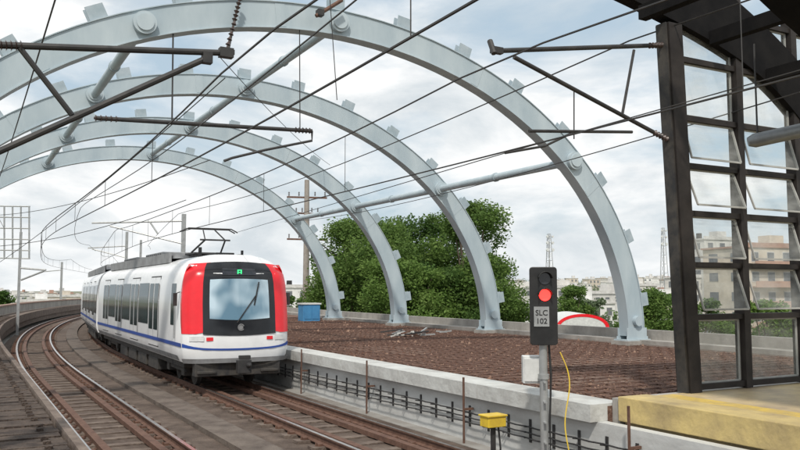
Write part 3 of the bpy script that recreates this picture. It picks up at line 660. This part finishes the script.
# ---------------------------------------------------------------- canopy
t=thing('platform_canopy','dark curved canopy over the right platform, seen from below','canopy',(11,6,6))
lo=[(560,-38),(600,-12),(640,8),(690,34),(735,62),(770,92),(800,128),(830,175)]
up=[(575,-110),(640,-70),(690,-30),(730,2),(765,34),(795,66),(822,100),(850,145)]
a=MB(); rings=[]
for l_,u_ in zip(smoothp(lo),smoothp(up)):
    p=onY(*l_,9); q=onY(*u_,9)
    rings.append([p+Vector((0,-.12,0)),q+Vector((0,-.12,0)),q+Vector((0,.12,0)),p+Vector((0,.12,0))])
a.loop(rings); a.build('curved_beam',M['soffit'],t,smooth=True)
prof=smoothp([(7.4,6.75),(8.2,6.45),(8.9,6.12),(10,5.62),(11.3,4.9),(12.6,3.9)])
a=MB()
for i in range(len(prof)-1):
    (x0,z0),(x1,z1)=prof[i],prof[i+1]; a.add([(x0,-5,z0),(x1,-5,z1),(x1,-5,z1+.25),(x0,-5,z0+.25),(x0,6.4,z0),(x1,6.4,z1),(x1,6.4,z1+.25),(x0,6.4,z0+.25)],[(0,1,5,4),(3,2,6,7),(0,1,2,3),(4,5,6,7)])
a.build('roof_sheet',M['soffit'],t)
for x,z in ((9.2,6.9),(10.8,6.75),(12.2,6.3)):
    a=MB(); a.box((x-.08,5.5,z-.1),(x+.08,8.87,z+.12)); a.build('purlin',M['soffit'],t)
t=thing('platform_lamp','grey tubular lamp hanging under the canopy at the right edge','lamp',at(750,145,10.5))
a=MB(); p0=at(748,142,10.5); p1=at(840,122,10.2); d_=(p1-p0).normalized(); a.tube([p0,p0+d_*.08,p1],[.06,.095,.095],16); a.build('lamp_body',M['lamp'],t,smooth=True)
for q in (.12,.9): a=MB(); a.tube([p0+d_*q,p0+d_*q+Vector((0,0,1.3))],.012,6); a.build('hanger',M['dark'],t)
# ---------------------------------------------------------------- deck debris & cabin
p=at(412,336,30)
t=thing('scrap_pile','small heap of grey pipes and boards lying on the side deck','scrap pile',(p.x,p.y,.87))
for k in range(24):
    a=MB(); q=Vector((p.x+random.gauss(0,.6),p.y+random.gauss(0,.35),.93+random.random()*.16)); g_=random.uniform(-.9,.9); l_=random.uniform(.3,.85); dv=Vector((math.cos(g_),math.sin(g_),random.uniform(-.1,.25)))*l_
    a.bar(q-dv*.5,q+dv*.5,.05,.05); a.build('scrap_board',[M['steel'],M['dark'],M['lip'],M['rust']][k%4],t)
p=at(309,318,45); t=thing('blue_cabinet','small blue cabinet beside the foot of the farthest arch','cabinet',(p.x,p.y,.86))
a=MB(); a.box((p.x-.5,p.y-.4,.862),(p.x+.5,p.y+.4,1.8)); a.build('cabinet_case',M['bluep'],t,bevel=.02); a=MB(); a.box((p.x-.55,p.y-.45,1.8),(p.x+.55,p.y+.45,1.88)); a.build('cabinet_top',M['boxw'],t)
for s in (-1,1): a=MB(); a.box((p.x+s*.23-.2,p.y-.42,1.0),(p.x+s*.23+.2,p.y-.402,1.7)); a.build('cabinet_door',M['bluep'],t)
# ---------------------------------------------------------------- trees
def leafcloud(mb,c,r,n,s):
    for i in range(n):
        v=Vector((random.gauss(0,1),random.gauss(0,1),random.gauss(0,1))).normalized()*(random.random()**.4)*random.uniform(.8,1.2)
        p=Vector(c)+Vector((v.x*r[0],v.y*r[1],v.z*r[2]))
        u=Vector((random.gauss(0,1),random.gauss(0,1),random.gauss(0,.6))).normalized(); w=u.cross(Vector((random.gauss(0,1),random.gauss(0,1),random.gauss(0,1)))).normalized()
        k=s*random.uniform(.6,1.3); mb.add([p-u*k,p+w*k*.55,p+u*k,p-w*k*.55],[(0,1,2,3)])
def tree(px,d,w,ytop,m,label,zb=-8,n=9000,ls=.15,group=None,low=.3,nc=30):
    p=at(px,ytop,d); zt=p.z; h=zt-zb; t=thing('tree',label,'tree',(p.x,p.y,zb),group)
    a=MB(); a.tube([(p.x,p.y,zb),(p.x+.1,p.y,zb+h*.25),(p.x-.1,p.y+.1,zb+h*.55)],[h*.035,h*.026,h*.016],9); a.build('trunk',M['bark'],t,smooth=True)
    cl=[]
    zm=zb+h*(low+(1-low)*.5); hz=h*(1-low)*.5
    while len(cl)<nc:
        v=Vector((random.uniform(-1,1),random.uniform(-1,1),random.uniform(-1,1)))
        if v.length>1 or v.length<.25: continue
        r_=w*random.uniform(.10,.18); q=Vector((p.x+v.x*(w*.5-r_*.7),p.y+v.y*(w*.5-r_*.7),zm+v.z*(hz-r_*.7))); cl.append((q,r_))
    for k in range(5): r_=w*random.uniform(.09,.15); cl.append((Vector((p.x+random.uniform(-.24,.24)*w,p.y+random.uniform(-.1,.1)*w,zt-r_*random.uniform(.75,1.3))),r_))
    a=MB()
    for q,r_ in cl[::2]:
        s0=Vector((p.x,p.y,zb+h*random.uniform(.22,.5))); a.tube([s0,s0.lerp(q,.5)+Vector((0,0,-.3)),q],[h*.009,h*.006,h*.002],6)
    a.build('limbs',M['bark'],t)
    a=MB()
    for q,r_ in cl: leafcloud(a,q,(r_,r_,r_*.8),n//len(cl),ls)
    a.build('crown',m,t); return t
tree(362,62,12,214,M['leafA'],'broad leafy green tree seen through the third arch',n=46000,low=.25,ls=.12,nc=38)
tree(415,70,15,209,M['leafB'],'darker green tree in the middle of the clump behind the arches',n=46000,low=.2,ls=.14,nc=42)
tree(474,60,9.5,198,M['leafA'],'tall green tree right of the second arch foot',n=46000,low=.2,ls=.12,nc=40)
tree(400,56,9,254,M['leafC'],'lower bright green tree in front of the clump',n=20000,low=.3,ls=.12)
tree(448,58,8.5,262,M['leafB'],'low dense tree between the second and third arch feet',n=20000,low=.3,ls=.12)
tree(492,66,7,262,M['leafC'],'low light green tree at the right end of the clump',n=14000,low=.3,ls=.13)
tree(336,78,8,250,M['leafB'],'dark tree just left of the clump, behind the utility pole',n=15000,ls=.16)
tree(570,95,6.5,284,M['leafA'],'small bushy tree in the gap right of the signal head',n=8000,ls=.16)
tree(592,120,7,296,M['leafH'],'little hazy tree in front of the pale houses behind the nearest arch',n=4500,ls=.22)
tree(655,62,6.5,287,M['leafA'],'green tree between the nearest arch foot and the glass screen',n=18000,ls=.12)
tree(640,85,7,300,M['leafC'],'light green tree low behind the nearest arch foot',n=7000,ls=.17)
tree(702,60,5.5,298,M['leafA'],'green tree seen through the left bay of the glass screen',n=12000,ls=.12)
tree(772,50,5,300,M['leafC'],'bright green tree seen through the right bay of the glass screen',n=13000,ls=.12)
tree(740,70,7,312,M['leafB'],'low dark tree seen through the lower panes of the glass screen',n=9000,ls=.15)
tree(672,110,9,292,M['leafB'],'dark tree right behind the screen column, beyond the kerb',n=8000,ls=.2)
tree(300,85,6,294,M['leafB'],'dark bushy tree just right of the train front',n=6000,ls=.18)
tree(2,120,6,290,M['leafB'],'small dark tree at the far left edge',n=2500,ls=.3)
# ---------------------------------------------------------------- buildings
def hz(px,d):
    k=max(0,min(1,(px-280)/200)); return -8+k*max(0,min(d,1100)-300)*.026
def building(px,d,w,dp,ytop,mt,label,floors=2,nw=4,rot=0,roofm=None,balc=False):
    p=at(px,ytop,d); h=p.z+8; t=thing('building',label,'building',(p.x,p.y,-8)); del t['o']; t.rotation_euler=(0,0,rot)
    def B(mb,name,m,par=None,**k):
        o=mb.build(name,m,None,**k); o.parent=par or t; return o
    a=MB(); a.box((-w/2,0,0),(w/2,dp,h)); B(a,'wall',mt)
    a=MB(); a.box((-w/2-.25,-.25,h),(w/2+.25,dp+.25,h+.3)); a.box((-w/2-.1,-.1,h+.3),(w/2+.1,.1,h+.8)); B(a,'roof_slab',roofm or M['roofw'])
    a=MB(); a.box((w*.1,dp*.3,h+.3),(w*.1+min(3,w*.3),dp*.3+2.5,h+2.3)); B(a,'stair_head',mt)
    a=MB(); a.tube([(-w*.25,dp*.5,h+.3),(-w*.25,dp*.5,h+1.8)],[.7,.65],14); B(a,'water_tank',M['black'] if random.random()<.3 else M['roofw'])
    fh=min(3.2,h/floors)
    for f in range(floors):
        z=h-fh*(f+1)
        for k in range(nw):
            x=-w/2+w*(k+.5)/nw; ww=w/nw*.42
            a=MB(); a.box((x-ww/2-.08,-.05,z+fh*.28),(x+ww/2+.08,.02,z+fh*.80)); fr=B(a,'window_frame',M['roofw'])
            a=MB(); a.box((x-ww/2,-.07,z+fh*.32),(x+ww/2,-.03,z+fh*.76)); B(a,'window',M['wing'],fr)
        for k in range(2):
            y=dp*(k+.5)/2; a=MB(); a.box((-w/2-.06,y-dp*.1,z+fh*.32),(-w/2+.02,y+dp*.1,z+fh*.76)); B(a,'window',M['wing'])
        if balc:
            a=MB(); a.box((-w*.46,-1.3,z),(w*.46,-.02,z+.18)); a.box((-w*.46,-1.3,z+.18),(w*.46,-1.18,z+1.0)); B(a,'balcony',roofm or mt)
    return t
building(778,130,13,10,248,BM[1],'beige apartment block with balconies seen through the right bay of the glass screen',4,4,balc=True,roofm=M['rooft'],rot=-.15)
building(722,190,11,9,240,BM[2],'tall grey block behind the first mullion of the glass screen',6,3,rot=-.1)
building(706,190,10,8,278,BM[0],'cream house seen through the left bay of the glass screen',4,3)
building(585,150,15,10,304,BM[5],'white flat roofed house right of the signal head',2,5)
building(612,190,12,9,294,BM[2],'pale grey house directly behind the nearest arch leg',3,4)
building(565,230,14,10,288,BM[0],'cream block above the white houses beside the antenna tower',3,4)
building(640,240,14,10,286,BM[0],'cream block left of the lattice tower on the right',3,5)
building(548,170,12,9,308,BM[1],'tan low house with rust roof behind the signal pole',2,3,roofm=M['rooft'])
building(520,260,13,9,290,BM[0],'cream house far behind, left of the signal head',3,4)
building(668,170,12,9,300,BM[5],'white house between the arch foot and the glass screen',3,4)
building(690,100,9,8,324,BM[1],'beige low house at the foot of the glass screen column',2,3)
building(310,190,14,9,288,BM[5],'white house just right of the train, under the utility pole',3,4)
building(30,220,16,10,302,BM[5],'white low house at the far left behind the parapet',2,5)
building(58,300,16,10,297,BM[1],'beige low house left of the train tail',3,4)
building(8,330,16,10,296,BM[2],'pale grey house at the left edge, behind the white one',3,4)
p=at(582,314,75); t=thing('vaulted_hall','low white barrel roofed hall with red trim between signal and nearest arch foot','building',(p.x,p.y,-8)); del t['o']; t.rotation_euler=(0,0,-.55)
hh_=p.z+8
def B(mb,name,m,**k):
    o=mb.build(name,m,None,**k); o.parent=t; return o
a=MB(); a.box((-2.2,0,0),(2.2,9,hh_-1.2)); B(a,'wall',BM[5])
a=MB(); a.loop([[(2.4*math.cos(math.pi*k/20),y,hh_-1.2+1.2*math.sin(math.pi*k/20)) for k in range(21)] for y in (-.3,9.3)]); B(a,'barrel_roof',M['boxw'],smooth=True)
a=MB(); rings=[]
for k in range(21):
    c_,s_=math.cos(math.pi*k/20),math.sin(math.pi*k/20)
    rings.append([(2.1*c_,-.33,hh_-1.2+.95*s_),(2.43*c_,-.33,hh_-1.2+1.22*s_),(2.43*c_,-.305,hh_-1.2+1.22*s_),(2.1*c_,-.305,hh_-1.2+.95*s_)])
a.loop(rings); B(a,'red_trim',M['red'])
for k in range(2): a=MB(); a.box((-1.6+k*1.8,-.06,hh_-4),(-.4+k*1.8,.02,hh_-2.6)); B(a,'window',M['wing'])
ms=[]
for i,mt in enumerate((BM[0],BM[2],BM[5],BM[1])):
    t=thing('distant_house','small distant town house with flat roof','house',(0,0,-8),'distant town houses'); del t['o']
    a=MB(); a.box((-6,-5,-3),(6,5,7)); o=a.build('wall',mt,None); o.parent=t
    a=MB(); a.box((-6.3,-5.3,7),(6.3,5.3,7.4)); a.box((1,0,7.4),(4,3,9.4)); o=a.build('roof_slab',M['roofw'] if i!=1 else M['rooft'],None); o.parent=t
    for f in range(2):
        for k in range(3):
            a=MB(); a.box((-4.6+k*3.8,-5.06,1.1+f*3.4),(-2.9+k*3.8,-4.98,2.7+f*3.4)); o=a.build('window',M['wing'],None); o.parent=t
    ms.append([t,False])
for k in range(120):
    px=random.choice([random.uniform(505,800),random.uniform(505,800),random.uniform(505,690),random.uniform(-10,80)]); d=random.uniform(300,1150)
    q=at(px,290,d); sc=(random.uniform(.6,1.4),1,random.uniform(.6,1.4))
    mm=random.choice(ms)
    if not mm[1]: mm[0].location=(q.x,q.y,hz(px,d)); mm[0].scale=sc; mm[0].rotation_euler=(0,0,random.uniform(-.5,.5)); mm[1]=True
    else: dup(mm[0],(q.x,q.y,hz(px,d)),random.uniform(-.6,.6),sc)
hl=MB(); rows=[]
for dd in (290,500,800,1100,2000,5000):
    r_=[]
    for k in range(-12,25):
        px=k*40; q=at(px,290,dd); r_.append(Vector((q.x,q.y,hz(px,dd)+.05)))
    rows.append(r_)
hl.grid(rows); struct(hl.build('hills',M['ground'],smooth=True))
a=MB()
for k in range(750):
    px=random.uniform(-20,820); d=random.uniform(130,1150)
    if 60<px<270: continue
    q=at(px,290,d); z=hz(px,d); s=random.uniform(2.2,4.5)
    leafcloud(a,(q.x,q.y,z+s*.8),(s*1.4,s*1.4,s),60,.75)
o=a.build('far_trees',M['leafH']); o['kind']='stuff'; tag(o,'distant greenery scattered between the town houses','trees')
def tower(px,d,ytop,label):
    p=at(px,ytop,d); t=thing('antenna_tower',label,'tower',(p.x,p.y,-8)); h=p.z+8; n=10
    def lp(k,f): w=(1.5*(1-f)+.35*f); return Vector((p.x+w*[-1,1,1,-1][k],p.y+w*[-1,-1,1,1][k],-8+h*f))
    for k in range(4): a=MB(); a.tube([lp(k,0),lp(k,1)],.12,5); a.build('leg',M['steel'],t)
    a=MB()
    for i in range(n):
        for k in range(4): a.tube([lp(k,i/n),lp((k+1)%4,(i+1)/n)],.06,4); a.tube([lp(k,(i+1)/n),lp((k+1)%4,(i+1)/n)],.06,4)
    a.build('bracing',M['steel'],t)
    for k,f in enumerate((.82,.9,.97)):
        for s in (-1,1): a=MB(); q=Vector((p.x+s*1.1,p.y-.3,-8+h*f)); a.tube([q,q+Vector((0,-.4,0))],.55-.1*k,12); a.build('dish',M['boxw'],t)
tower(549,260,234,'lattice antenna tower standing above the town left of the nearest arch leg')
tower(663,300,228,'taller lattice antenna tower left of the glass screen')
# ---------------------------------------------------------------- sky and light
SE,SR=R(50),R(215)
w=bpy.data.worlds.new('World'); S.world=w; w.use_nodes=True; nt=w.node_tree; bg=nt.nodes['Background']; bg.inputs[1].default_value=.1
sk=nt.nodes.new('ShaderNodeTexSky'); sk.sky_type='NISHITA'; sk.sun_disc=False; sk.sun_elevation=SE; sk.sun_rotation=SR; sk.air_density=1.3; sk.dust_density=2
tc=nt.nodes.new('ShaderNodeTexCoord'); mp=nt.nodes.new('ShaderNodeMapping'); mp.inputs['Scale'].default_value=(1,1,2.6); mp.inputs['Location'].default_value=(.4,.15,0)
nt.links.new(tc.outputs['Generated'],mp.inputs[0])
n1=nt.nodes.new('ShaderNodeTexNoise'); n1.inputs['Scale'].default_value=2.1; n1.inputs['Detail'].default_value=10; n1.inputs['Roughness'].default_value=.56; n1.inputs['Distortion'].default_value=.3
nt.links.new(mp.outputs[0],n1.inputs['Vector'])
r1=nt.nodes.new('ShaderNodeValToRGB'); r1.color_ramp.elements[0].position=.37; r1.color_ramp.elements[1].position=.50; nt.links.new(n1.outputs['Fac'],r1.inputs[0])
n2=nt.nodes.new('ShaderNodeTexNoise'); n2.inputs['Scale'].default_value=4.0; n2.inputs['Detail'].default_value=12; n2.inputs['Roughness'].default_value=.58; n2.inputs['Distortion'].default_value=.5
nt.links.new(mp.outputs[0],n2.inputs['Vector'])
r2=nt.nodes.new('ShaderNodeValToRGB'); e=r2.color_ramp.elements; e[0].position=.38; e[0].color=(6.9,7.5,7.9,1); e[1].position=.56; e[1].color=(10.2,10.3,10.3,1)
nt.links.new(n2.outputs['Fac'],r2.inputs[0])
mxs=nt.nodes.new('ShaderNodeMixRGB'); mxs.inputs[0].default_value=.75; nt.links.new(sk.outputs[0],mxs.inputs[1]); mxs.inputs[2].default_value=(5.6,7.0,8.1,1)
mx=nt.nodes.new('ShaderNodeMixRGB'); nt.links.new(r1.outputs[0],mx.inputs[0]); nt.links.new(mxs.outputs[0],mx.inputs[1]); nt.links.new(r2.outputs[0],mx.inputs[2])
nt.links.new(mx.outputs[0],bg.inputs[0])
sl=bpy.data.lights.new('sun','SUN'); sl.energy=3.0; sl.angle=R(3); sl.color=(1,.94,.85); so=bpy.data.objects.new('sun',sl); C.objects.link(so)
dr=Vector((math.sin(SR)*math.cos(SE),math.cos(SR)*math.cos(SE),math.sin(SE))); so.rotation_euler=dr.to_track_quat('Z','Y').to_euler()
for o in bpy.data.objects:
    if 'o' in o: del o['o']
